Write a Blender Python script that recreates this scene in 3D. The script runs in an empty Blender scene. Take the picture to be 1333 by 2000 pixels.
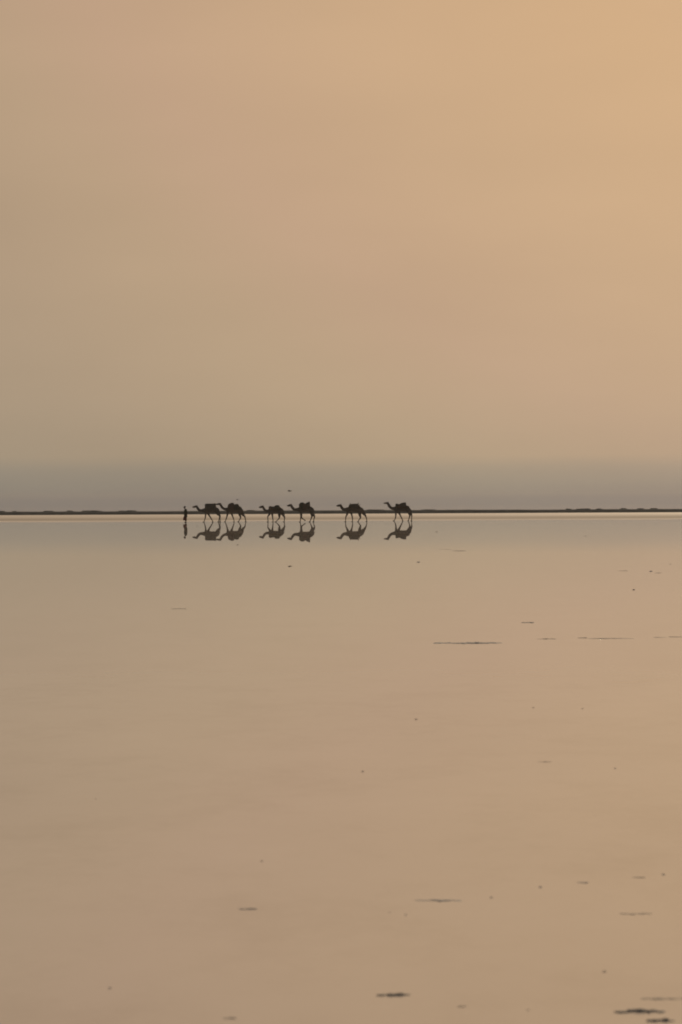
import bpy, bmesh, math, random
from mathutils import Vector, Matrix, noise

random.seed(7)
R = math.radians
scene = bpy.context.scene
col = scene.collection

# ------------------------------------------------------------------ camera
F = 5556.0                    # focal length in pixels of the 1333 x 2000 frame
CAM_H = 1.83
PITCH = -14.2 / F             # horizon sits a little above the middle of the frame
ROLL = R(-0.25)
cam_data = bpy.data.cameras.new("camera")
cam_data.sensor_fit = 'VERTICAL'
cam_data.sensor_height = 36.0
cam_data.sensor_width = 24.0
cam_data.lens = 100.0
cam_data.clip_start = 0.1
cam_data.clip_end = 30000
cam_data.dof.use_dof = True
cam_data.dof.focus_distance = 300.0
cam_data.dof.aperture_fstop = 6.3
cam = bpy.data.objects.new("camera", cam_data)
col.objects.link(cam)
cam.matrix_world = (Matrix.Translation((0, 0, CAM_H)) @ Matrix.Rotation(math.pi / 2 + PITCH, 4, 'X')
                    @ Matrix.Rotation(ROLL, 4, 'Z'))
scene.camera = cam
CAM_ROT = cam.matrix_world.to_3x3()

# ------------------------------------------------------------------ sky and sun
SUN_EL, SUN_AZ = R(23.0), R(15.0)      # sun above the frame, a little to the right, behind dust
sun_dir = Vector((math.sin(SUN_AZ) * math.cos(SUN_EL), math.cos(SUN_AZ) * math.cos(SUN_EL), math.sin(SUN_EL)))

world = bpy.data.worlds.new("World")
scene.world = world
world.use_nodes = True
wt = world.node_tree
wt.nodes.clear()


def N(tree, kind, **kw):
    n = tree.nodes.new(kind)
    for k, v in kw.items():
        if k.startswith('i_'):
            n.inputs[int(k[2:])].default_value = v
        else:
            setattr(n, k, v)
    return n


def ramp(tree, stops, interp='EASE'):
    n = tree.nodes.new('ShaderNodeValToRGB')
    n.color_ramp.interpolation = interp
    while len(n.color_ramp.elements) > 1:
        n.color_ramp.elements.remove(n.color_ramp.elements[-1])
    for i, (p, c) in enumerate(stops):
        e = n.color_ramp.elements[0] if i == 0 else n.color_ramp.elements.new(p)
        e.position = p
        if not hasattr(c, '__len__'):
            c = (c, c, c)
        e.color = (c[0], c[1], c[2], 1)
    return n


L = wt.links.new
tc = N(wt, 'ShaderNodeTexCoord')
nrm = N(wt, 'ShaderNodeVectorMath', operation='NORMALIZE'); L(tc.outputs['Generated'], nrm.inputs[0])
dot = N(wt, 'ShaderNodeVectorMath', operation='DOT_PRODUCT'); L(nrm.outputs[0], dot.inputs[0])
dot.inputs[1].default_value = sun_dir
acos = N(wt, 'ShaderNodeMath', operation='ARCCOSINE'); L(dot.outputs['Value'], acos.inputs[0])
ang = N(wt, 'ShaderNodeMath', operation='DIVIDE', i_1=math.pi); L(acos.outputs[0], ang.inputs[0])
D = 1 / 180.0
# dust lit by the hidden sun: brightness and warmth fall off smoothly with the angle from it
dust = ramp(wt, [(0 * D, (0.683, 0.436, 0.251)), (9 * D, (0.648, 0.416, 0.241)), (16 * D, (0.622, 0.398, 0.220)),
                 (20 * D, (0.566, 0.373, 0.223)), (23.2 * D, (0.521, 0.346, 0.224)), (25.5 * D, (0.475, 0.333, 0.213)),
                 (28.5 * D, (0.411, 0.296, 0.197)), (33.5 * D, (0.355, 0.269, 0.186)), (60 * D, (0.244, 0.200, 0.158)),
                 (90 * D, (0.173, 0.154, 0.133)), (180 * D, (0.122, 0.111, 0.100))], 'LINEAR')
L(ang.outputs[0], dust.inputs[0])
sep = N(wt, 'ShaderNodeSeparateXYZ'); L(nrm.outputs[0], sep.inputs[0])
zmax = N(wt, 'ShaderNodeMath', operation='MAXIMUM', i_1=0.0); L(sep.outputs['Z'], zmax.inputs[0])
zs = N(wt, 'ShaderNodeMath', operation='SQRT'); L(zmax.outputs[0], zs.inputs[0])
q = lambda deg: math.sqrt(math.sin(R(deg)))
K = lambda r_, g_, b_: (r_ / 1.2, g_ / 1.2, b_ / 1.2)      # the dust column: low grey layer, then clear tan above it
band = ramp(wt, [(0.0, K(0.49, 0.635, 0.90)), (q(.12), K(0.52, 0.66, 0.92)), (q(.40), K(0.71, 0.855, 1.03)),
                 (q(.64), K(0.80, 0.93, 1.07)), (q(.76), K(0.85, 0.97, 1.09)), (q(1.0), K(1.01, 1.085, 1.13)), (q(2.2), K(1.07, 1.12, 1.15)),
                 (q(5), K(1.07, 1.09, 1.11)), (q(10), K(1.03, 1.03, 1.04)), (q(25), K(1, 1, 1))], 'LINEAR')
# the top of the low dust layer wanders a little
mpw = N(wt, 'ShaderNodeMapping'); mpw.inputs['Scale'].default_value = (7, 7, 60); L(nrm.outputs[0], mpw.inputs[0])
nw = N(wt, 'ShaderNodeTexNoise'); nw.inputs['Scale'].default_value = 1.3; nw.inputs['Detail'].default_value = 4; L(mpw.outputs[0], nw.inputs['Vector'])
zw = N(wt, 'ShaderNodeMath', operation='MULTIPLY_ADD', i_1=0.0044, i_2=-0.0022); L(nw.outputs[0], zw.inputs[0])
zk = N(wt, 'ShaderNodeMapRange'); zk.inputs[1].default_value = 0.0; zk.inputs[2].default_value = 0.010; L(zmax.outputs[0], zk.inputs[0])
zwk = N(wt, 'ShaderNodeMath', operation='MULTIPLY'); L(zw.outputs[0], zwk.inputs[0]); L(zk.outputs[0], zwk.inputs[1])
za = N(wt, 'ShaderNodeMath', operation='ADD', use_clamp=True); L(zmax.outputs[0], za.inputs[0]); L(zwk.outputs[0], za.inputs[1])
L(za.outputs[0], zs.inputs[0])
L(zs.outputs[0], band.inputs[0])
mul = N(wt, 'ShaderNodeMix', data_type='RGBA', blend_type='MULTIPLY'); mul.inputs[0].default_value = 1
L(dust.outputs[0], mul.inputs[6]); L(band.outputs[0], mul.inputs[7])
# faint, wide unevenness of the dust
mp = N(wt, 'ShaderNodeMapping'); mp.inputs['Scale'].default_value = (5, 5, 16); L(nrm.outputs[0], mp.inputs[0])
nz = N(wt, 'ShaderNodeTexNoise'); nz.inputs['Scale'].default_value = 1.7; nz.inputs['Detail'].default_value = 3
L(mp.outputs[0], nz.inputs['Vector'])
nzr = N(wt, 'ShaderNodeMapRange'); nzr.inputs[1].default_value = 0.25; nzr.inputs[2].default_value = 0.75
nzr.inputs[3].default_value = 0.955; nzr.inputs[4].default_value = 1.025
L(nz.outputs[0], nzr.inputs[0])
mul2 = N(wt, 'ShaderNodeVectorMath', operation='SCALE'); L(mul.outputs[2], mul2.inputs[0]); L(nzr.outputs[0], mul2.inputs['Scale'])
bg_dust = N(wt, 'ShaderNodeBackground'); bg_dust.inputs[1].default_value = 1.2; L(mul2.outputs[0], bg_dust.inputs[0])
sky = N(wt, 'ShaderNodeTexSky', sky_type='NISHITA', sun_disc=False, sun_elevation=SUN_EL, sun_rotation=SUN_AZ,
        air_density=1.0, dust_density=8.0, ozone_density=1.0)
bg_sky = N(wt, 'ShaderNodeBackground'); bg_sky.inputs[1].default_value = 0.02; L(sky.outputs[0], bg_sky.inputs[0])
mixs = N(wt, 'ShaderNodeMixShader'); mixs.inputs[0].default_value = 0.06
L(bg_dust.outputs[0], mixs.inputs[1]); L(bg_sky.outputs[0], mixs.inputs[2])
wo = N(wt, 'ShaderNodeOutputWorld'); L(mixs.outputs[0], wo.inputs[0])

sun_data = bpy.data.lights.new("sun", 'SUN')
sun_data.energy = 1.1
sun_data.angle = R(13)
sun_data.color = (1.0, 0.80, 0.56)
sun = bpy.data.objects.new("sun", sun_data)
col.objects.link(sun)
sun.rotation_euler = sun_dir.to_track_quat('Z', 'Y').to_euler()

scene.view_settings.view_transform = 'Standard'
scene.view_settings.look = 'None'
scene.view_settings.exposure = 0.0
scene.view_settings.gamma = 1.0
scene.view_settings.use_curve_mapping = False
scene.render.engine = 'CYCLES'
scene.cycles.use_denoising = True
scene.cycles.max_bounces = 6
scene.cycles.volume_bounces = 1
scene.cycles.filter_width = 1.9


# ------------------------------------------------------------------ helpers
def ray(px, py):
    d = CAM_ROT @ Vector(((px - 666.5) / F, (1000.0 - py) / F, -1.0))
    return d


def ground(px, py, z=0.0):
    d = ray(px, py)
    t = (z - CAM_H) / d.z
    return Vector((0, 0, CAM_H)) + d * t


def at_depth(px, py, depth):
    d = ray(px, py)
    return Vector((0, 0, CAM_H)) + d * (depth / d.y)


def mesh_obj(name, bm, mat, parent=None, smooth=True):
    bmesh.ops.recalc_face_normals(bm, faces=bm.faces)
    me = bpy.data.meshes.new(name)
    bm.to_mesh(me); bm.free()
    if smooth:
        for p in me.polygons:
            p.use_smooth = True
    me.materials.append(mat)
    o = bpy.data.objects.new(name, me)
    col.objects.link(o)
    if parent:
        o.parent = parent
    return o


def tag(o, label=None, cat=None, group=None, kind=None):
    if label: o["label"] = label
    if cat: o["category"] = cat
    if group: o["group"] = group
    if kind: o["kind"] = kind
    return o


def empty(name, loc):
    o = bpy.data.objects.new(name, None)
    o.empty_display_size = 0.2
    col.objects.link(o)
    o.location = loc
    return o


def catmull(pts, sub):
    out = []
    n = len(pts)
    for i in range(n - 1):
        p0 = pts[max(i - 1, 0)]; p1 = pts[i]; p2 = pts[i + 1]; p3 = pts[min(i + 2, n - 1)]
        for k in range(sub):
            t = k / sub
            out.append(tuple(0.5 * (2 * b + (c - a) * t + (2 * a - 5 * b + 4 * c - d) * t * t + (3 * b - a - 3 * c + d) * t ** 3)
                             for a, b, c, d in zip(p0, p1, p2, p3)))
    out.append(tuple(pts[-1]))
    return out


def tube(bm, pts, sub=4, seg=14, side=Vector((0, 1, 0))):
    """pts: (x, y, z, radius across in the path's plane, radius along 'side'). Closed, round-ended."""
    P = catmull([tuple(p) if len(p) == 5 else tuple(p) + (p[3],) for p in pts], sub)
    rings = []
    n = len(P)
    for i, p in enumerate(P):
        c = Vector(p[:3])
        t = (Vector(P[min(i + 1, n - 1)][:3]) - Vector(P[max(i - 1, 0)][:3])).normalized()
        s = side - t * side.dot(t)
        if s.length < 1e-3:
            s = Vector((1, 0, 0)) - t * t.x
        s.normalize()
        u = t.cross(s)
        rings.append((c, t, s, u, max(p[3], .002), max(p[4], .002)))
    c, t, s, u, a, b = rings[0]
    full = [(c - t * a * .70, t, s, u, a * .35, b * .35), (c - t * a * .42, t, s, u, a * .78, b * .78)] + rings
    c, t, s, u, a, b = rings[-1]
    full += [(c + t * a * .42, t, s, u, a * .78, b * .78), (c + t * a * .70, t, s, u, a * .35, b * .35)]
    loops = []
    for c, t, s, u, a, b in full:
        loops.append([bm.verts.new(c + u * (a * math.sin(2 * math.pi * k / seg)) + s * (b * math.cos(2 * math.pi * k / seg)))
                      for k in range(seg)])
    for A, B in zip(loops, loops[1:]):
        for k in range(seg):
            bm.faces.new((A[k], A[(k + 1) % seg], B[(k + 1) % seg], B[k]))
    bm.faces.new(loops[0][::-1]); bm.faces.new(loops[-1])


def blob(bm, c, r, rot=0.0, e=2.0, seg=20, rings=12, lump=0.0, seed=0.0):
    """superellipsoid (exponent e), turned by rot about Y, with uneven cloth-like lumps"""
    def sp(v, p): return math.copysign(abs(v) ** p, v)
    k = 2.0 / e
    M = Matrix.Rotation(rot, 3, 'Y')
    loops = []
    for i in range(1, rings):
        th = math.pi * i / rings - math.pi / 2
        row = []
        for j in range(seg):
            ph = 2 * math.pi * j / seg
            v = Vector((sp(math.cos(th), k) * sp(math.cos(ph), k) * r[0], sp(math.cos(th), k) * sp(math.sin(ph), k) * r[1],
                        sp(math.sin(th), k) * r[2]))
            w = 1 + lump * noise.noise(v * 6 + Vector((seed, seed * 1.7, 0)))
            row.append(bm.verts.new(Vector(c) + M @ (v * w)))
        loops.append(row)
    for A, B in zip(loops, loops[1:]):
        for j in range(seg):
            bm.faces.new((A[j], A[(j + 1) % seg], B[(j + 1) % seg], B[j]))
    bm.faces.new(loops[0][::-1]); bm.faces.new(loops[-1])


def fuse(name, bm, voxel, mat, smooth_iter=4, parent=None):
    """union the overlapping closed pieces of bm into one continuous surface"""
    bmesh.ops.recalc_face_normals(bm, faces=bm.faces)
    me = bpy.data.meshes.new(name + "_source")
    bm.to_mesh(me); bm.free()
    tmp = bpy.data.objects.new("fuse_source", me)
    col.objects.link(tmp)
    m = tmp.modifiers.new("remesh", 'REMESH'); m.mode = 'VOXEL'; m.voxel_size = voxel; m.use_smooth_shade = True
    s = tmp.modifiers.new("smooth", 'SMOOTH'); s.factor = 0.5; s.iterations = smooth_iter
    dg = bpy.context.evaluated_depsgraph_get(); dg.update()
    new = bpy.data.meshes.new_from_object(tmp.evaluated_get(dg))
    bpy.data.objects.remove(tmp); bpy.data.meshes.remove(me)
    new.name = name
    new.materials.clear(); new.materials.append(mat)
    for p in new.polygons:
        p.use_smooth = True
    o = bpy.data.objects.new(name, new)
    col.objects.link(o)
    if parent: o.parent = parent
    return o


# ------------------------------------------------------------------ materials
def new_mat(name):
    m = bpy.data.materials.new(name)
    m.use_nodes = True
    t = m.node_tree
    return m, t, t.nodes['Principled BSDF']


def mottled(name, c0, c1, scale, rough=0.9, bump=0.3, bump_dist=0.01, detail=5):
    m, t, b = new_mat(name)
    tcn = N(t, 'ShaderNodeTexCoord')
    n1 = N(t, 'ShaderNodeTexNoise'); n1.inputs['Scale'].default_value = scale; n1.inputs['Detail'].default_value = detail
    t.links.new(tcn.outputs['Object'], n1.inputs['Vector'])
    r = ramp(t, [(0.3, c0), (0.7, c1)], 'LINEAR'); t.links.new(n1.outputs[0], r.inputs[0])
    t.links.new(r.outputs[0], b.inputs['Base Color'])
    n2 = N(t, 'ShaderNodeTexNoise'); n2.inputs['Scale'].default_value = scale * 7; n2.inputs['Detail'].default_value = 4
    t.links.new(tcn.outputs['Object'], n2.inputs['Vector'])
    bp = N(t, 'ShaderNodeBump'); bp.inputs['Strength'].default_value = bump; bp.inputs['Distance'].default_value = bump_dist
    t.links.new(n2.outputs[0], bp.inputs['Height']); t.links.new(bp.outputs[0], b.inputs['Normal'])
    b.inputs['Roughness'].default_value = rough
    b.inputs['Specular IOR Level'].default_value = 0.25
    return m


def water_mat():
    # still, clear brine a finger deep: mirror surface over a pale salt bed with soft silt stains;
    # a little of the surface is breathed on by the wind and scatters the sky
    m, t, b = new_mat("brine")
    geo = N(t, 'ShaderNodeNewGeometry')

    def streaks(sx, sy, detail, rough):
        mpn = N(t, 'ShaderNodeMapping'); mpn.inputs['Scale'].default_value = (sx, sy, 1); t.links.new(geo.outputs['Position'], mpn.inputs[0])
        n = N(t, 'ShaderNodeTexNoise'); n.inputs['Scale'].default_value = 1.0; n.inputs['Detail'].default_value = detail
        n.inputs['Roughness'].default_value = rough
        t.links.new(mpn.outputs[0], n.inputs['Vector'])
        return n
    n1 = streaks(0.9, 0.45, 7, 0.65)
    r = ramp(t, [(0.28, (0.74, 0.665, 0.605)), (0.50, (0.85, 0.77, 0.71)), (0.72, (0.89, 0.81, 0.755))], 'LINEAR')
    t.links.new(n1.outputs[0], r.inputs[0]); t.links.new(r.outputs[0], b.inputs['Base Color'])
    b.inputs['Roughness'].default_value = 0.0
    b.inputs['IOR'].default_value = 1.35
    b2 = N(t, 'ShaderNodeBsdfPrincipled')
    t.links.new(r.outputs[0], b2.inputs['Base Color'])
    b2.inputs['Roughness'].default_value = 0.16
    b2.inputs['IOR'].default_value = 1.35
    n2 = streaks(0.35, 0.8, 6, 0.6)
    f = N(t, 'ShaderNodeMapRange'); f.inputs[1].default_value = 0.3; f.inputs[2].default_value = 0.7
    f.inputs[3].default_value = 0.0; f.inputs[4].default_value = 0.07
    t.links.new(n2.outputs[0], f.inputs[0])
    mx = N(t, 'ShaderNodeMixShader'); t.links.new(f.outputs[0], mx.inputs[0])
    t.links.new(b.outputs[0], mx.inputs[1]); t.links.new(b2.outputs[0], mx.inputs[2])
    t.links.new(mx.outputs[0], t.nodes['Material Output'].inputs['Surface'])
    return m


def salt_mat():
    # salt pan beyond the pool: bright crust near the bank, wetter and greyer towards the pool, a dry rim at its edge
    m, t, b = new_mat("salt_crust_ground")
    geo = N(t, 'ShaderNodeNewGeometry')
    mpn = N(t, 'ShaderNodeMapping'); mpn.inputs['Scale'].default_value = (0.012, 0.05, 1); t.links.new(geo.outputs['Position'], mpn.inputs[0])
    n1 = N(t, 'ShaderNodeTexNoise'); n1.inputs['Scale'].default_value = 1.0; n1.inputs['Detail'].default_value = 5
    t.links.new(mpn.outputs[0], n1.inputs['Vector'])
    sp = N(t, 'ShaderNodeSeparateXYZ'); t.links.new(geo.outputs['Position'], sp.inputs[0])
    wob = N(t, 'ShaderNodeMath', operation='MULTIPLY_ADD', i_1=26.0); t.links.new(n1.outputs[0], wob.inputs[0])
    t.links.new(sp.outputs['Y'], wob.inputs[2])
    mr = N(t, 'ShaderNodeMapRange'); mr.inputs[1].default_value = 320 + 13; mr.inputs[2].default_value = 580 + 13
    t.links.new(wob.outputs[0], mr.inputs[0])
    p = lambda y: (y - 320) / 260.0
    wet = ramp(t, [(p(320), .0), (p(343), .0), (p(353), .9), (p(390), .85), (p(450), .30), (p(520), .0)], 'LINEAR')
    t.links.new(mr.outputs[0], wet.inputs[0])
    mixc = N(t, 'ShaderNodeMix', data_type='RGBA')
    mixc.inputs[6].default_value = (0.88, 0.81, 0.74, 1); mixc.inputs[7].default_value = (0.50, 0.44, 0.38, 1)
    t.links.new(wet.outputs[0], mixc.inputs[0]); t.links.new(mixc.outputs[2], b.inputs['Base Color'])
    rr = ramp(t, [(p(322), .85), (p(400), .85), (p(480), .68), (p(575), .64)], 'LINEAR')   # wind-combed wet crust glints more
    t.links.new(mr.outputs[0], rr.inputs[0]); t.links.new(rr.outputs[0], b.inputs['Roughness'])
    b.inputs['IOR'].default_value = 1.4
    return m


M_WATER = water_mat()
M_SALT = salt_mat()
M_BANK = mottled("dark_mud", (0.12, 0.129, 0.134), (0.18, 0.189, 0.188), 0.6, 0.95, 0.5, 0.05)
M_CRUST = mottled("wet_crust", (0.05, 0.062, 0.078), (0.14, 0.155, 0.18), 18, 0.6, 0.6, 0.004)
M_CRUST_MID = mottled("blue_grey_crust", (0.24, 0.27, 0.31), (0.42, 0.45, 0.48), 18, 0.7, 0.6, 0.004)
M_CRUST_PALE = mottled("silty_crust", (0.30, 0.275, 0.25), (0.52, 0.47, 0.42), 18, 0.75, 0.6, 0.004)
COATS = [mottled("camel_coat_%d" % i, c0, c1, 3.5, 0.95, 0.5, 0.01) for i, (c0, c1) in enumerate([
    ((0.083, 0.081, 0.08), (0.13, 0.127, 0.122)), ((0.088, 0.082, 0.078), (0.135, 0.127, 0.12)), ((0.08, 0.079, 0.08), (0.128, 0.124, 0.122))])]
M_CLOTH = [mottled("pack_cloth_%d" % i, c0, c1, 5, 0.95, 0.6, 0.01) for i, (c0, c1) in enumerate([
    ((0.07, 0.07, 0.069), (0.118, 0.117, 0.112)), ((0.08, 0.068, 0.066), (0.125, 0.108, 0.102)), ((0.06, 0.064, 0.058), (0.105, 0.108, 0.096))])]
M_PAD = mottled("saddle_mat", (0.06, 0.05, 0.036), (0.11, 0.09, 0.065), 9, 0.95, 0.7, 0.01)
M_ROPE = mottled("fibre_rope", (0.10, 0.085, 0.06), (0.17, 0.14, 0.10), 30, 0.95, 0.7, 0.004)
M_WOOD = mottled("pack_wood", (0.06, 0.045, 0.03), (0.11, 0.085, 0.055), 12, 0.85, 0.5, 0.004)
M_EYE = mottled("dark_eye", (0.01, 0.008, 0.006), (0.02, 0.016, 0.012), 20, 0.15, 0.0, 0.001)
M_SKIN = mottled("dark_skin", (0.055, 0.032, 0.022), (0.08, 0.048, 0.033), 6, 0.6, 0.2, 0.003)
M_SHIRT = mottled("green_grey_shirt", (0.035, 0.045, 0.038), (0.06, 0.072, 0.060), 7, 0.95, 0.5, 0.006)
M_WRAP = mottled("maroon_wrap", (0.09, 0.032, 0.034), (0.13, 0.052, 0.050), 7, 0.95, 0.5, 0.006)
M_HAIR = mottled("black_hair", (0.012, 0.010, 0.009), (0.025, 0.021, 0.018), 40, 0.9, 0.8, 0.006)
M_FEATHER = mottled("dark_feather", (0.05, 0.043, 0.036), (0.10, 0.085, 0.07), 20, 0.85, 0.3, 0.003)


# ------------------------------------------------------------------ the setting
def sheet(name, xs, ys, z, mat, edge=None):
    bm = bmesh.new()
    V = [[bm.verts.new((x, y + (edge(x, j, len(ys)) if edge else 0), z)) for x in xs] for j, y in enumerate(ys)]
    for A, B in zip(V, V[1:]):
        for i in range(len(xs) - 1):
            bm.faces.new((A[i], A[i + 1], B[i + 1], B[i]))
    o = mesh_obj(name, bm, mat, smooth=False)
    return tag(o, kind='structure')


lake = sheet("water", [-3600, -1200, -400, 0, 400, 1200, 3600], [-250, 0, 200, 600, 1500, 3000, 6000], 0.0, M_WATER)
tag(lake, "still shallow brine mirroring the tan sky", "water")


def salt_edge(x, j, n):
    if j <= 1:
        return 14 * noise.noise(Vector((x * 0.02, 3.1, 0))) + 7 * noise.noise(Vector((x * 0.11, 8.1, 0)))
    return 0


salt = sheet("salt_flat", [-400 + 4 * i for i in range(201)], [318, 330, 350, 400, 460, 520, 584], 0.012, M_SALT, salt_edge)
for v in salt.data.vertices[:201]:
    v.co.z = -0.008                 # the crust dips under the brine at its near edge
tag(salt, "pale salt flat between the pool and the dark bank", "salt flat")

# low dark bank along the far side of the salt flat
bm = bmesh.new()
xs = [-330 + 1.1 * i for i in range(601)]
prof = [(573.6, 0.0), (574.0, .35), (574.5, .80), (575.2, .96), (577, 1.0), (583, .9), (592, .45), (600, 0.0)]
rows = []
for y, k in prof:
    row = []
    for x in xs:
        h = 0.74 + 0.06 * noise.noise(Vector((x * .035, 1.3, 0))) + 0.05 * noise.noise(Vector((x * .17, 4.7, 0))) + 0.03 * noise.noise(Vector((x * .6, y, 0)))
        yy = y + 1.6 * noise.noise(Vector((x * .05, 9.0, 0)))
        row.append(bm.verts.new((x, yy, -0.03 + h * k + (0.02 if k == 0 else 0))))
    rows.append(row)
for A, B in zip(rows, rows[1:]):
    for i in range(len(xs) - 1):
        bm.faces.new((A[i], A[i + 1], B[i + 1], B[i]))
bank = tag(mesh_obj("bank", bm, M_BANK), "long low dark bank across the far edge of the salt flat", "bank", kind='structure')

# clumps that break the top line of the bank: (pixel x, width px, rise m, label)
mounds = [
    (5, 11, .26, "low dark mound on the far bank, nearest the left edge of the photo"),
    (28, 7, .16, "tiny dark mound on the far bank, second from the left edge"),
    (97, 14, .22, "low dark mound on the far bank, third from the left edge"),
    (135, 10, .27, "small peaked dark mound on the far bank, fourth from the left edge"),
    (168, 15, .24, "flat-topped dark mound on the far bank, just left of the widest one"),
    (190, 19, .27, "widest dark mound on the far bank, left of the walking person"),
    (236, 10, .18, "slight dark mound on the far bank, second left of the walking person"),
    (260, 14, .25, "dark mound on the far bank, first to the left of the walking person"),
    (487, 14, .17, "slight dark mound on the far bank right behind the second camel's rump"),
    (738, 26, .20, "long gentle dark mound on the far bank, just left of the last camel's neck"),
    (842, 22, .12, "long faint dark mound on the far bank, first to the right of the last camel"),
    (1112, 8, .17, "short dark mound on the far bank beside the notch"),
    (1135, 15, .16, "dark mound on the far bank, first right of the notch"),
    (1149, 9, .22, "small dark mound on the far bank, second right of the notch"),
    (1172, 9, .18, "small dark mound on the far bank, third right of the notch"),
    (1216, 10, .24, "peaked dark mound on the far bank, third from the right edge"),
    (1254, 9, .19, "small dark mound on the far bank, second from the right edge"),
    (1279, 9, .25, "small dark mound on the far bank, nearest the right edge"),
]
for i, (px, w, rise, lab) in enumerate(mounds):
    p = at_depth(px, 998, 576.3)
    r = w * .72 * 576.3 / F
    bm = bmesh.new()
    for k in range(3):
        rr = r * (1 - .25 * k)
        blob(bm, ((k - 1) * r * .35 * random.choice((-1, 1)), random.uniform(-.3, .3), 0.0), (rr, rr * .8, (rise * .5 + .12) * (1, .8, .9)[k]),
             e=2.2, seg=14, rings=8, lump=.45, seed=i * 3.1 + k)
    o = mesh_obj("earth_mound", bm, M_BANK)
    o.location = (p.x, 576.3, 0.64)
    tag(o, lab, "mound", "low mounds along the far bank")

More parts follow.
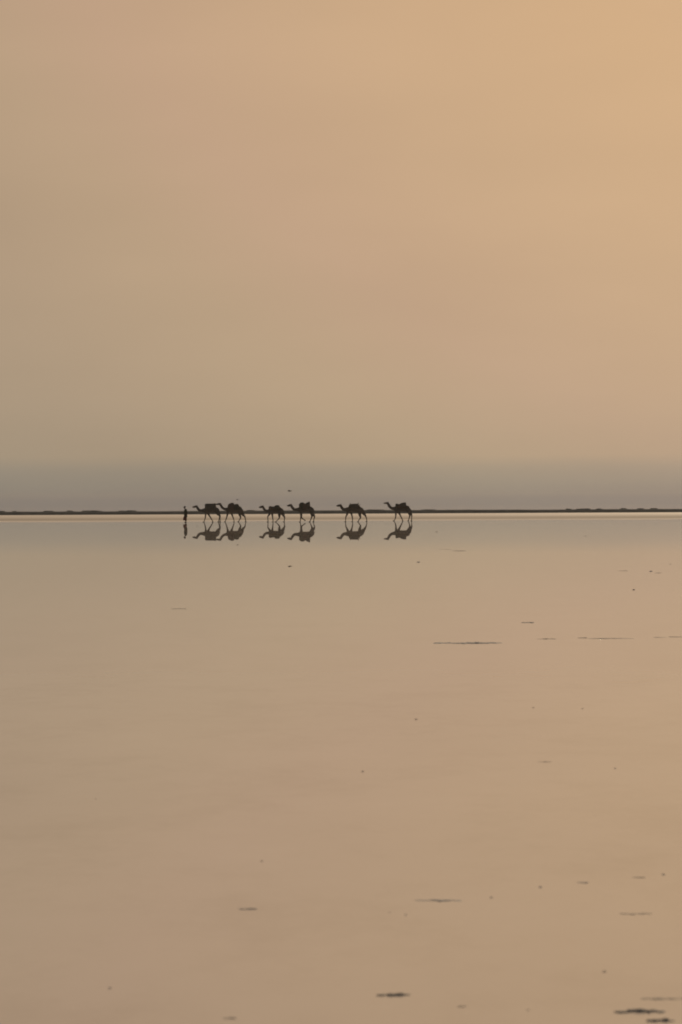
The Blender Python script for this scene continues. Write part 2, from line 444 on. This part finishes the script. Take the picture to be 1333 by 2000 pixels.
# ------------------------------------------------------------------ camels
ZS = 336.0                      # digitising scale, units per metre
GROUP_C = "camels walking in file along the pool edge"
camels = [
    dict(x0=370, W=850, xr=820, coat=0,
         label="lead camel with a flat-topped boxy load, next behind the walking person",
         head=[(128, 298, 13), (180, 287, 23), (245, 279, 33), (292, 277, 37)],
         neck=[(290, 280, 38), (345, 372, 44), (410, 423, 45), (490, 428, 52), (590, 420, 80)],
         trunk=[(560, 425, 72), (650, 425, 108), (800, 400, 112), (950, 400, 112), (1035, 425, 92), (1062, 460, 70)],
         hump=(800, 320, 170, 95),
         legs=[[(620, 450, 62), (618, 565, 30), (603, 690, 21), (565, 815, 14), (548, 842, 15)],
               [(680, 460, 62), (738, 600, 29), (798, 692, 21), (872, 818, 14), (884, 842, 15)],
               [(1030, 440, 85), (1075, 560, 50), (1130, 622, 25), (1112, 740, 16), (1088, 842, 16)],
               [(1035, 440, 85), (1090, 560, 46), (1142, 628, 24), (1140, 740, 16), (1148, 842, 16)]]),
    dict(x0=420, W=840, xr=740, coat=1,
         label="second camel with a tall rounded two-humped load, nose at the lead camel's rump",
         head=[(35, 188, 13), (90, 182, 22), (160, 180, 33), (208, 184, 38)],
         neck=[(210, 188, 38), (258, 280, 42), (325, 345, 42), (405, 372, 48), (500, 385, 80)],
         trunk=[(480, 395, 78), (590, 395, 118), (750, 385, 118), (890, 400, 112), (960, 420, 92), (985, 450, 70)],
         hump=(740, 310, 170, 100),
         legs=[[(500, 430, 62), (472, 570, 31), (440, 690, 22), (402, 800, 15), (388, 832, 15)],
               [(600, 440, 62), (645, 590, 29), (690, 710, 20), (716, 800, 14), (722, 832, 15)],
               [(925, 430, 85), (928, 570, 46), (962, 678, 26), (918, 770, 16), (885, 832, 16)],
               [(970, 440, 85), (1045, 580, 46), (1112, 650, 26), (1138, 770, 16), (1156, 832, 16)]]),
    dict(x0=500, W=847, xr=740, coat=2,
         label="smallest camel of the file, third in line, with a low saddle-shaped load",
         head=[(140, 314, 15), (190, 302, 27), (248, 292, 35), (280, 292, 38)],
         neck=[(282, 298, 36), (330, 388, 40), (390, 438, 42), (460, 448, 48), (555, 445, 74)],
         trunk=[(530, 445, 70), (620, 440, 95), (760, 428, 98), (880, 425, 102), (950, 440, 86), (978, 468, 64)],
         hump=(760, 360, 150, 80),
         legs=[[(570, 460, 56), (505, 585, 30), (460, 645, 22), (462, 760, 15), (466, 840, 16)],
               [(605, 460, 56), (624, 620, 27), (636, 720, 20), (644, 790, 14), (646, 840, 16)],
               [(900, 450, 80), (876, 600, 46), (876, 696, 25), (800, 788, 16), (742, 840, 15)],
               [(945, 450, 80), (1010, 590, 44), (1062, 678, 26), (1056, 780, 16), (1050, 840, 16)]]),
    dict(x0=555, W=847, xr=830, coat=0,
         label="fourth camel, lifting a foreleg, with a load peaked at the back",
         head=[(148, 263, 16), (200, 252, 28), (258, 241, 35), (288, 242, 39)],
         neck=[(290, 250, 40), (350, 350, 44), (420, 404, 46), (500, 400, 55), (600, 400, 82)],
         trunk=[(580, 405, 78), (680, 398, 106), (820, 388, 112), (960, 400, 114), (1030, 425, 92), (1055, 465, 72)],
         hump=(790, 300, 170, 95),
         legs=[[(645, 440, 62), (645, 590, 33), (638, 690, 23), (620, 790, 15), (612, 840, 16)],
               [(655, 440, 62), (655, 600, 30), (668, 690, 23), (740, 756, 16), (800, 796, 15)],
               [(1010, 440, 88), (1065, 580, 52), (1132, 652, 25), (1104, 750, 16), (1096, 840, 16)],
               [(1000, 440, 85), (1040, 590, 46), (1022, 684, 24), (985, 780, 16), (962, 834, 15)]]),
    dict(x0=650, W=836, xr=860, coat=1,
         label="fifth camel, walking alone with a flat load and upright saddle posts",
         head=[(172, 264, 16), (230, 251, 28), (290, 246, 36), (322, 247, 40)],
         neck=[(322, 252, 42), (372, 340, 46), (435, 395, 48), (515, 395, 62), (610, 395, 88)],
         trunk=[(580, 395, 84), (680, 386, 108), (820, 378, 114), (960, 390, 114), (1060, 420, 92), (1095, 455, 68)],
         hump=(810, 290, 180, 95),
         legs=[[(605, 430, 62), (545, 580, 30), (508, 660, 22), (496, 775, 15), (500, 829, 16)],
               [(670, 430, 62), (718, 585, 28), (742, 690, 22), (748, 775, 15), (744, 829, 16)],
               [(1010, 430, 85), (1010, 585, 48), (1034, 686, 26), (982, 768, 16), (955, 825, 15)],
               [(1070, 435, 85), (1170, 560, 48), (1228, 648, 26), (1258, 755, 16), (1264, 829, 16)]]),
    dict(x0=745, W=808, xr=810, coat=2,
         label="last camel of the file, head held highest, load rising to the back",
         head=[(95, 140, 14), (150, 141, 24), (218, 140, 34), (250, 143, 38)],
         neck=[(252, 150, 40), (300, 248, 46), (370, 318, 47), (450, 340, 56), (545, 352, 84)],
         trunk=[(520, 358, 80), (620, 356, 102), (760, 348, 108), (900, 350, 110), (1000, 380, 92), (1040, 420, 72)],
         hump=(760, 270, 170, 90),
         legs=[[(560, 400, 58), (546, 555, 29), (538, 650, 23), (506, 752, 15), (472, 796, 15)],
               [(620, 410, 58), (698, 575, 29), (746, 670, 22), (792, 770, 15), (810, 800, 15)],
               [(1000, 400, 85), (1045, 520, 52), (1066, 604, 29), (1040, 700, 18), (1012, 800, 16)],
               [(1030, 400, 82), (1095, 520, 48), (1138, 596, 26), (1134, 700, 17), (1136, 801, 16)]]),
]


def camel_base(c):
    px = c['x0'] + c['xr'] / 19.04
    py = 975 + c['W'] / 19.04
    return ground(px, py)


for ci, c in enumerate(camels):
    base = camel_base(c)
    W, xr = c['W'], c['xr']
    T = lambda x, y: ((x - xr) / ZS, (W - y) / ZS)
    bm = bmesh.new()
    # head, neck, trunk
    pts = []
    for x, y, r in c['head']:
        X, Z = T(x, y); pts.append((X, 0, Z, r / ZS * 1.22, r / ZS * .86))
    tube(bm, pts, sub=3)
    hx, hz = T(*c['head'][0][:2])
    tube(bm, [(hx + .02, 0, hz - .025, .03, .035), (hx + .10, 0, hz - .045, .04, .045), (hx + .26, 0, hz - .05, .05, .05)], sub=2)  # jaw
    kx, kz = T(*c['head'][3][:2])
    for s in (-1, 1):                                    # ears and brow ridges
        tube(bm, [(kx + .01, s * .06, kz + .08, .022), (kx + .05, s * .095, kz + .135, .024), (kx + .065, s * .105, kz + .17, .010)], sub=2, seg=8)
        tube(bm, [(kx - .13, s * .065, kz + .055, .02), (kx - .07, s * .075, kz + .07, .022)], sub=2, seg=8)
    pts = []
    for i, (x, y, r) in enumerate(c['neck']):
        X, Z = T(x, y); pts.append((X, 0, Z, r / ZS * 1.14, r / ZS * (.66, .66, .70, .74, .78)[i]))
    tube(bm, pts, sub=4)
    pts = []
    for i, (x, y, r) in enumerate(c['trunk']):
        X, Z = T(x, y); pts.append((X, 0, Z, r / ZS, r / ZS * (.80, .86, .98, .92, .84, .75)[i]))
    tube(bm, pts, sub=4, seg=18)
    x, y, rx, rz = c['hump']; X, Z = T(x, y)
    blob(bm, (X, 0, Z), (rx / ZS, .19, rz / ZS), e=2.0)
    # legs: fore pair then hind pair; y<0 is the side towards the camera
    for li, leg in enumerate(c['legs']):
        yy = (-.125, .125, -.13, .13)[li]
        pts = []
        for i, (x, y, r) in enumerate(leg):
            X, Z = T(x, y)
            pts.append((X, yy * (.75 if i == 0 else 1), Z, max(r / ZS * 1.1, .046), max(r / ZS * 1.1, .046) * (.62 if i == 0 else .85)))
        tube(bm, pts, sub=4, seg=12)
        kn = pts[2]                                     # knee or hock knob
        blob(bm, kn[:3], (.066, .056, .075), e=2, seg=10, rings=7)
        fx, fy, fz = pts[-1][:3]                        # broad splayed two-toed foot
        for s in (-1, 1):
            blob(bm, (fx - .045, fy + s * .032, max(fz - .005, .024)), (.085, .045, .042), e=2.3, seg=10, rings=7)
    # tail
    X, Z = T(*c['trunk'][-1][:2])
    tube(bm, [(X + .14, 0, Z + .10, .035), (X + .235, 0.01, Z - .02, .024), (X + .25, .015, Z - .20, .018), (X + .245, .02, Z - .33, .032), (X + .24, .02, Z - .43, .012)], sub=3, seg=8)
    body = fuse("camel", bm, 0.021, COATS[c['coat']], 3)
    body.location = base
    tag(body, c['label'], "camel", GROUP_C)
    for s in (-1, 1):
        b2 = bmesh.new()
        blob(b2, (kx - .105, s * .083, kz + .035), (.022, .012, .018), seg=10, rings=7)
        mesh_obj("eye", b2, M_EYE, body)

# ------------------------------------------------------------------ the loads on the camels
# piece: (kind, x, y, half length, half height, tilt degrees, exponent, [side offset m], lateral half width m)
GROUP_L = "pack loads carried by the camels"
loads = [
    dict(c=0, m=0, label="boxy flat-topped pack load on the lead camel", cat="pack load",
         pieces=[('bundle', 795, 285, 200, 112, 0, 6, .34, .15), ('bundle', 790, 222, 192, 52, 0, 5, 0, .24), ('bundle', 950, 205, 46, 48, 0, 3, 0, .20)]),
    dict(c=1, m=1, label="tall rounded pack load on the second camel", cat="pack load",
         pieces=[('bundle', 612, 285, 135, 125, 0, 2.2, .30, .18), ('bundle', 808, 300, 108, 112, 0, 2.3, .30, .17), ('bundle', 642, 215, 92, 82, 0, 2.1, 0, .24),
                 ('bundle', 820, 238, 78, 62, 0, 2.2, 0, .22), ('bundle', 935, 345, 62, 66, 25, 2.2, .20, .14)]),
    dict(c=2, m=1, label="low pack load with a dip in the middle on the smallest camel", cat="pack load",
         pieces=[('bundle', 548, 345, 62, 74, 0, 2.8, .22, .14), ('bundle', 795, 330, 98, 92, 0, 3.0, .26, .16), ('bundle', 672, 345, 110, 62, 0, 2.8, .24, .14),
                 ('bundle', 800, 290, 88, 52, 0, 2.8, 0, .22)]),
    dict(c=3, m=2, label="pack load peaked at the back on the camel lifting its foreleg", cat="pack load",
         pieces=[('bundle', 672, 270, 102, 118, 0, 2.6, .28, .16), ('bundle', 880, 262, 84, 120, 14, 2.8, .28, .16), ('bundle', 780, 282, 110, 102, 0, 3, .28, .15),
                 ('bundle', 930, 158, 36, 50, 25, 2.2, 0, .15), ('bundle', 690, 195, 80, 52, 0, 2.3, 0, .2)]),
    dict(c=4, m=0, label="flat pack load with upright posts on the fifth camel", cat="pack load",
         pieces=[('bundle', 820, 285, 150, 98, 0, 3.4, .29, .15), ('bundle', 820, 232, 135, 46, 0, 4, 0, .22),
                 ('post', 652, 300, 672, 172, .045, .18), ('post', 930, 300, 955, 160, .05, .18), ('post', 900, 245, 1035, 214, .022, .10),
                 ('bundle', 660, 275, 44, 78, 15, 2.4, .20, .13)]),
    dict(c=5, m=2, label="pack load rising to the back on the last camel", cat="pack load",
         pieces=[('bundle', 590, 240, 62, 78, 0, 3.6, .24, .15), ('bundle', 815, 225, 122, 98, -10, 2.9, .28, .17), ('bundle', 705, 250, 118, 78, -5, 3.0, .27, .15),
                 ('bundle', 840, 165, 92, 44, -8, 3.2, 0, .22), ('bundle', 985, 302, 74, 58, 30, 2.4, .16, .16)]),
]
for ld in loads:
    c = camels[ld['c']]
    base = camel_base(c)
    W, xr = c['W'], c['xr']
    T = lambda x, y: ((x - xr) / ZS, (W - y) / ZS)
    hx, hz = T(*c['hump'][:2])
    root = empty("pack_load", base)
    tag(root, ld['label'], ld['cat'], GROUP_L)
    # woven mat over the back, hanging down both sides
    bm = bmesh.new()
    hl = c['hump'][2] / ZS + .06
    rows = []
    for i in range(13):
        x = hx - hl + 2 * hl * i / 12
        row = []
        for j in range(15):
            a = math.pi * (1.18 * j / 14 - .09)
            w = 1 + .05 * noise.noise(Vector((x * 5, a * 2, ld['c'])))
            row.append(bm.verts.new((x, -.375 * math.cos(a) * w, hz - .10 + (.34 - .12 * ((x - hx) / hl) ** 2) * math.sin(a) * w)))
        rows.append(row)
    for A, B in zip(rows, rows[1:]):
        for j in range(14):
            bm.faces.new((A[j], A[j + 1], B[j + 1], B[j]))
    pad = mesh_obj("saddle_mat", bm, M_PAD, root)
    sol = pad.modifiers.new("thickness", 'SOLIDIFY'); sol.thickness = 0.03
    for k, pc in enumerate(ld['pieces']):
        if pc[0] == 'bundle':
            _, x, y, rx, rz, tilt, e, off, lat = pc
            X, Z = T(x, y)
            for s in ((-1, 1) if off else (0,)):
                b2 = bmesh.new()
                blob(b2, (0, 0, 0), (rx / ZS, lat, rz / ZS), rot=R(-tilt) * -1, e=e, seg=24, rings=14, lump=.10, seed=k * 2.3 + s + ld['c'] * 5)
                bo = mesh_obj("bundle", b2, M_CLOTH[(ld['m'] + k) % 3 if s else ld['m']], root)
                bo.location = (X, s * off, Z)
                if rx > 60:                              # rope lashed round the bundle
                    for fx in (-.45, .4):
                        b3 = bmesh.new()
                        ring = [(fx * rx / ZS, math.cos(t) * (lat * .99 + .012), math.sin(t) * (rz / ZS * .965 + .012), .011) for t in
                                [2 * math.pi * q_ / 20 for q_ in range(21)]]
                        tube(b3, ring, sub=1, seg=6, side=Vector((1, 0, 0)))
                        rp = mesh_obj("rope", b3, M_ROPE, bo)
                        rp.rotation_euler = (0, R(tilt), 0)
        else:
            _, xa, ya, xb, yb, r, off = pc
            A, B = T(xa, ya), T(xb, yb)
            for s in (-1, 1):
                b2 = bmesh.new()
                tube(b2, [(A[0], s * off, A[1], r), ((A[0] + B[0]) / 2, s * off * .9, (A[1] + B[1]) / 2, r * .95), (B[0], s * off * .7, B[1], r * .8)], sub=3, seg=10)
                mesh_obj("saddle_post", b2, M_WOOD, root)
    # girth rope under the belly
    tb = [p for p in c['trunk'] if 600 < p[0] - (0 if True else 0)][1]
    X, Z = T(tb[0], tb[1]); rr = tb[2] / ZS
    b3 = bmesh.new()
    tube(b3, [(X - .05, math.cos(t) * (rr * .97 + .02), Z + math.sin(t) * (rr + .02), .014) for t in [2 * math.pi * k / 24 for k in range(25)]],
         sub=1, seg=6, side=Vector((1, 0, 0)))
    mesh_obj("girth_rope", b3, M_ROPE, root)

# ------------------------------------------------------------------ the person leading them
PS, PW, PX = 441.0, 1007.0, 458.0
pbase = ground(345 + PX / 25, 980 + PW / 25)
P = lambda x, y: ((x - PX) / PS, (PW - y) / PS)
person = empty("person", pbase)
tag(person, "person in a dark shirt and maroon wrap walking ahead of the camels", "person")
bm = bmesh.new()
hx, hz = P(402, 290)
# head: skull, face, jaw, nose, lips, brow, ears, neck
blob(bm, (hx + .012, 0, hz + .022), (.093, .074, .098), e=2.1, seg=18, rings=12)
blob(bm, (hx - .035, 0, hz - .035), (.062, .058, .085), e=2.2, seg=14, rings=10)
blob(bm, (hx - .052, 0, hz - .098), (.032, .034, .026), e=2.0, seg=10, rings=8)
tube(bm, [(hx - .088, 0, hz + .018, .011), (hx - .108, 0, hz - .022, .016), (hx - .100, 0, hz - .036, .017)], sub=2, seg=8)
tube(bm, [(hx - .088, -.022, hz - .066, .011), (hx - .098, 0, hz - .064, .013), (hx - .088, .022, hz - .066, .011)], sub=2, seg=8, side=Vector((0, 0, 1)))
tube(bm, [(hx - .078, -.045, hz + .03, .012), (hx - .092, 0, hz + .028, .012), (hx - .078, .045, hz + .03, .012)], sub=2, seg=8, side=Vector((0, 0, 1)))
for s in (-1, 1):
    blob(bm, (hx + .012, s * .078, hz - .01), (.022, .012, .034), seg=8, rings=7)
tube(bm, [(hx + .012, 0, hz - .05, .052), (hx + .045, 0, hz - .14, .052), P(458, 400)[:1] + (0, P(458, 400)[1], .062)], sub=3)
# torso
tx = lambda x, y: P(x, y)
pts = []
for x, y, rd, rl in [(456, 412, 34, 74), (452, 470, 46, 76), (452, 560, 46, 66), (456, 640, 44, 62), (458, 705, 46, 70), (458, 745, 38, 66)]:
    X, Z = P(x, y); pts.append((X, 0, Z, rd * 1.38 / PS, rl * 1.08 / PS))
tube(bm, pts, sub=3, seg=18)
# legs: straight support leg and swinging leg with the knee forward
for s, chain in ((.085, [(462, 720, 38), (462, 830, 30), (458, 870, 26), (470, 920, 24), (466, 980, 17)]),
                 (-.085, [(452, 720, 38), (392, 790, 31), (372, 812, 27), (418, 880, 24), (462, 950, 17)])):
    pts = [(P(x, y)[0], s * (1 if i else .9), P(x, y)[1], r / PS) for i, (x, y, r) in enumerate(chain)]
    tube(bm, pts, sub=4, seg=12)
    ax, ay, az, ar = pts[-1]
    drop = .035 if s > 0 else .09
    lift = 0 if s > 0 else .06
    tube(bm, [(ax + .045, ay, lift + .035 if s > 0 else az - .03, .034, .030), (ax - .05, ay, lift + .030 if s > 0 else az - .06, .030, .040),
              (ax - .15, ay, lift + .020 if s > 0 else az - .10, .018, .042)], sub=2, seg=10)
# arms and hands
for s, sh, el, wr in ((-1, (462, 428), (482, 560), (452, 668)), (1, (456, 428), (446, 565), (414, 668))):
    S, E, Wp = P(*sh), P(*el), P(*wr)
    yS, yE, yW = s * .175, s * .225, s * .225
    tube(bm, [(S[0], yS, S[1], .052), ((S[0] + E[0]) / 2, (yS + yE) / 2, (S[1] + E[1]) / 2, .044), (E[0], yE, E[1], .036),
              ((E[0] + Wp[0]) / 2, yE, (E[1] + Wp[1]) / 2, .036), (Wp[0], yW, Wp[1], .025)], sub=3, seg=12)
    tube(bm, [(Wp[0], yW, Wp[1], .026, .020), (Wp[0] - .012, yW, Wp[1] - .05, .040, .017), (Wp[0] - .02, yW, Wp[1] - .095, .040, .015)], sub=2, seg=12)
    for k, (dx, ln) in enumerate(((-.034, .066), (-.011, .078), (.011, .072), (.032, .056))):
        bx_, bz_ = Wp[0] - .02 + dx, Wp[1] - .095
        tube(bm, [(bx_, yW, bz_ + .01, .0095), (bx_ - .004, yW - s * .008, bz_ - ln * .45, .009), (bx_ - .012, yW - s * .03, bz_ - ln, .0075)], sub=2, seg=8)
    tube(bm, [(Wp[0] - .035, yW, Wp[1] - .035, .012), (Wp[0] - .066, yW - s * .012, Wp[1] - .068, .011), (Wp[0] - .074, yW - s * .02, Wp[1] - .100, .009)], sub=2, seg=8)
fuse("body", bm, 0.0075, M_SKIN, 3, person)
# eyes
for s in (-1, 1):
    b2 = bmesh.new(); blob(b2, (hx - .086, s * .032, hz + .008), (.010, .013, .009), seg=10, rings=7)
    mesh_obj("eye", b2, M_EYE, person)
# short bushy hair
b2 = bmesh.new()
blob(b2, (hx + .026, 0, hz + .048), (.103, .090, .094), e=2.1, seg=22, rings=14, lump=.22, seed=4)
mesh_obj("hair", b2, M_HAIR, person)
# shirt with sleeves
b2 = bmesh.new()
pts = []
for x, y, rd, rl in [(456, 402, 42, 64), (455, 425, 50, 86), (450, 480, 60, 88), (450, 560, 60, 80), (455, 640, 58, 76), (456, 700, 56, 84), (456, 730, 58, 86)]:
    X, Z = P(x, y); pts.append((X, 0, Z, rd * 1.38 / PS, rl * 1.08 / PS))
tube(b2, pts, sub=3, seg=22)
for s, sh, el in ((-1, (462, 428), (482, 560)), (1, (456, 428), (446, 565))):
    S, E = P(*sh), P(*el)
    tube(b2, [(S[0], s * .165, S[1] + .01, .066), ((S[0] + E[0]) / 2, s * .20, (S[1] + E[1]) / 2, .060), (E[0], s * .225, E[1] + .02, .055)], sub=3, seg=14)
fuse("shirt", b2, 0.011, M_SHIRT, 3, person)
# wrap: follows both thighs down to below the knee
b2 = bmesh.new()
rows = []
for i in range(10):
    t = i / 9
    row = []
    for k in range(28):
        a = 2 * math.pi * k / 28
        cx = -.01 - .085 * math.sin(min(t * 1.25, 1) * math.pi * .62)
        rx = .145 + .02 * t + .035 * math.sin(min(t * 1.25, 1) * math.pi * .6)
        ry = .175 - .02 * t
        fold = 1 + (.03 + .05 * t) * math.sin(7 * a + 1.3) + .03 * t * math.sin(13 * a)
        row.append(b2.verts.new((cx + rx * math.cos(a) * fold, ry * math.sin(a) * fold, .72 - .50 * t + .01 * math.sin(5 * a))))
    rows.append(row)
for A, B in zip(rows, rows[1:]):
    for k in range(28):
        b2.faces.new((A[k], A[(k + 1) % 28], B[(k + 1) % 28], B[k]))
wr = mesh_obj("wrap", b2, M_WRAP, person)
sol = wr.modifiers.new("thickness", 'SOLIDIFY'); sol.thickness = 0.008

# ------------------------------------------------------------------ birds over the water
birds = [
    (464, 976, 1064, .42, 50, "small dark bird flying low just above the second camel's load"),
    (566, 959, 1106, .50, 8, "larger dark bird gliding low over the water above the fourth camel's head"),
    (1174, 666, 1367, .22, 60, "tiny dark bird high in the sky on the right"),
]
for px, py, pr, span, yaw, lab in birds:
    u = (px - 400)
    yh = 987 - .00436 * u
    depth = F * CAM_H / ((py + pr) / 2 - yh)
    pos = at_depth(px, py, depth)
    bm = bmesh.new()
    s = span
    tube(bm, [(-.30 * s, 0, .02 * s, .025 * s), (-.22 * s, 0, .03 * s, .06 * s), (0, 0, 0, .095 * s), (.2 * s, 0, 0, .06 * s), (.38 * s, 0, .01 * s, .02 * s, .07 * s)], sub=3, seg=12)
    tube(bm, [(-.40 * s, 0, .015 * s, .008 * s), (-.30 * s, 0, .02 * s, .02 * s)], sub=2, seg=8)
    for g in (-1, 1):
        tube(bm, [(-.02 * s, g * .05 * s, .03 * s, .11 * s, .025 * s), (-.05 * s, g * .28 * s, .11 * s, .10 * s, .02 * s), (.03 * s, g * .50 * s, .06 * s, .03 * s, .012 * s)],
             sub=3, seg=10, side=Vector((0, 0, 1)))
    o = fuse("bird", bm, span * .018, M_FEATHER, 2)
    o.location = pos
    o.rotation_euler = (R(8), 0, R(yaw))
    tag(o, lab, "bird", "birds over the water")

# ------------------------------------------------------------------ crusts and clods standing out of the brine
# (pixel x start, pixel x end, pixel y of the waterline, thickness px, pale?, label)
GROUP_D = "dark crusts lying in the shallow brine"
crusts = [
    (1199, 1300, 1976, 8, 0, "thickest dark crust streak near the bottom right corner"),
    (1264, 1317, 1994, 8, 0, "dark crust streak lowest of those in the bottom right corner"),
    (1255, 1345, 1951, 5, 1, "thin long crust streak running out of the right edge above the thickest one"),
    (738, 795, 1944, 6, 0, "dark crust streak at the bottom, just right of the middle"),
    (441, 462, 1989, 6, 1, "short grey crust at the bottom edge, left of the middle"),
    (893, 911, 1966, 5, 1, "small faint crust at the bottom, between the middle streak and the corner"),
    (468, 499, 1776, 4, 2, "short crust with a dark right tip, left of the middle in the foreground"),
    (818, 901, 1759, 4, 2, "long broken crust streak in the right foreground"),
    (1212, 1274, 1785, 4, 1, "faint crust streak near the right edge in the foreground"),
    (1129, 1149, 1724, 4, 2, "short crust in the right foreground above the long broken streak's right"),
    (1236, 1259, 1714, 3, 1, "faint short crust near the right edge, beside a lone speck"),
    (846, 982, 1256, 4, 2, "longest blue-grey crust streak in the middle distance"),
    (1018, 1045, 1216, 3, 2, "thin short streak just above the right end of the longest streak"),
    (1052, 1086, 1248, 3, 1, "faint streak first to the right of the longest streak"),
    (1131, 1147, 1246, 4, 1, "small dark-tipped crust second to the right of the longest streak"),
    (1151, 1234, 1247, 3, 1, "faint long streak third to the right of the longest streak"),
    (1279, 1298, 1245, 3, 1, "small faint streak near the right edge, level with the longest streak"),
    (1311, 1342, 1244, 3, 1, "faint streak cut by the right edge, level with the longest streak"),
    (336, 364, 1189, 3, 1, "lone thin streak in the left middle distance below the lead camel"),
    (862, 882, 1073, 2, 1, "thin streak in the water right of the last camel's reflection"),
    (884, 910, 1076, 2, 1, "longer faint streak in the water right of the last camel's reflection"),
    (1281, 1292, 1119, 3, 1, "faint short streak trailing a clod near the right edge in the distance"),
    (1209, 1224, 1115, 2, 1, "faint short streak left of the clod near the right edge in the distance"),
    (1055, 1075, 1488, 3, 1, "faint short streak alone in the right middle of the water"),
]
clods = [
    (215, 1930, 8, 2, "lone dark clod in the bottom left"),
    (960, 1753, 7, 2, "dark clod right of the long broken streak"),
    (1056, 1733, 6, 2, "dark clod between the long broken streak and the short crust"),
    (1296, 1708, 6, 2, "dark clod near the right edge in the foreground"),
    (1181, 1898, 7, 1, "faint clod above the thickest streak in the bottom right"),
    (761, 1782, 5, 1, "faint clod just below the left end of the long broken streak"),
    (793, 1787, 5, 2, "small clod below the left end of the long broken streak, right of the faint one"),
    (1032, 1973, 8, 1, "faint clod at the bottom, left of the thickest streak"),
    (1272, 1116, 7, 2, "dark clod near the right edge in the distance"),
    (1238, 1152, 5, 0, "small dark clod below the distant clod near the right edge"),
    (1310, 1102, 5, 1, "tiny clod closest to the right edge in the distance"),
    (1202, 1501, 5, 2, "small dark clod in the right middle of the open water"),
    (1042, 1382, 5, 1, "faint clod below the longest streak"),
    (1138, 1384, 5, 1, "faint clod below the longest streak, further right"),
    (709, 1507, 5, 1, "faint clod alone in the centre of the open water"),
    (813, 1405, 6, 1, "faint clod below the left end of the longest streak"),
    (187, 1560, 5, 1, "faint clod alone in the left of the open water"),
    (818, 1098, 7, 2, "small dark clod below the last camel's reflection"),
    (853, 1039, 5, 1, "tiny clod beside the last camel's reflection"),
    (1144, 1047, 5, 1, "tiny clod in the far water on the right, below the salt rim"),
    (386, 1028, 4, 1, "tiny clod in the water between the person's and the lead camel's reflections"),
    (512, 1682, 5, 1, "faint clod above the dark-tipped crust left of the middle"),
]


def crust(name, x0, x1, y, th, pale, label, cat, dot_like):
    xc = (x0 + x1) / 2
    p = ground(xc, y)
    m_px = math.hypot(p.y, p.x) / F                   # metres in one pixel across
    ln = (x1 - x0) * m_px
    h = max(th * m_px * (.8, .38, .55)[pale], .004)
    rnd = random.Random(int(x0 * 7 + y))
    bm = bmesh.new()
    depth = min(max(ln * .22, .02), .9) if not dot_like else ln * .5
    n = 1 if dot_like else max(3, int((x1 - x0) / 9))
    for k in range(n):
        t = 0 if n == 1 else (k + .5) / n - .5 + rnd.uniform(-.25, .25) / n
        taper = 1 - .75 * abs(2 * t) ** 2.2
        rl = ln / n * rnd.uniform(.6, 1.15) if n > 1 else ln * .5
        hh = h * taper * (rnd.uniform(.5, 1.05) if not dot_like else 1)
        blob(bm, (t * ln, rnd.uniform(-.3, .3) * depth, -hh * .18), (rl, depth * rnd.uniform(.25, .5), hh), e=2.1, seg=10, rings=6, lump=.5, seed=k * 1.9 + x0)
    o = mesh_obj(name, bm, (M_CRUST, M_CRUST_PALE, M_CRUST_MID)[pale])
    o.location = (p.x, p.y, 0)
    tag(o, label, cat, GROUP_D)


for x0, x1, y, th, pale, lab in crusts:
    crust("mud_crust", x0, x1, y, th, pale, lab, "crust", False)
for x, y, w, pale, lab in clods:
    crust("mud_clod", x - w / 2, x + w / 2, y, w * (.7 if y > 1200 else .42), pale, lab, "clod", True)

# ------------------------------------------------------------------ dusty air
bm = bmesh.new()
bmesh.ops.create_cube(bm, size=1)
for v in bm.verts:
    v.co = Vector((v.co.x * 7600, 2900 + v.co.y * 6600, 12.25 + v.co.z * 26.5))
hm = bpy.data.materials.new("dusty_air")
hm.use_nodes = True
ht = hm.node_tree
ht.nodes.clear()
pv = N(ht, 'ShaderNodeVolumePrincipled')
pv.inputs['Color'].default_value = (0.86, 0.80, 0.72, 1)
pv.inputs['Density'].default_value = 5.0e-5
pv.inputs['Anisotropy'].default_value = 0.35
hout = N(ht, 'ShaderNodeOutputMaterial')
ht.links.new(pv.outputs[0], hout.inputs['Volume'])
haze = mesh_obj("haze", bm, hm, smooth=False)
tag(haze, "thin tan dust haze over the lake", "haze", kind='stuff')
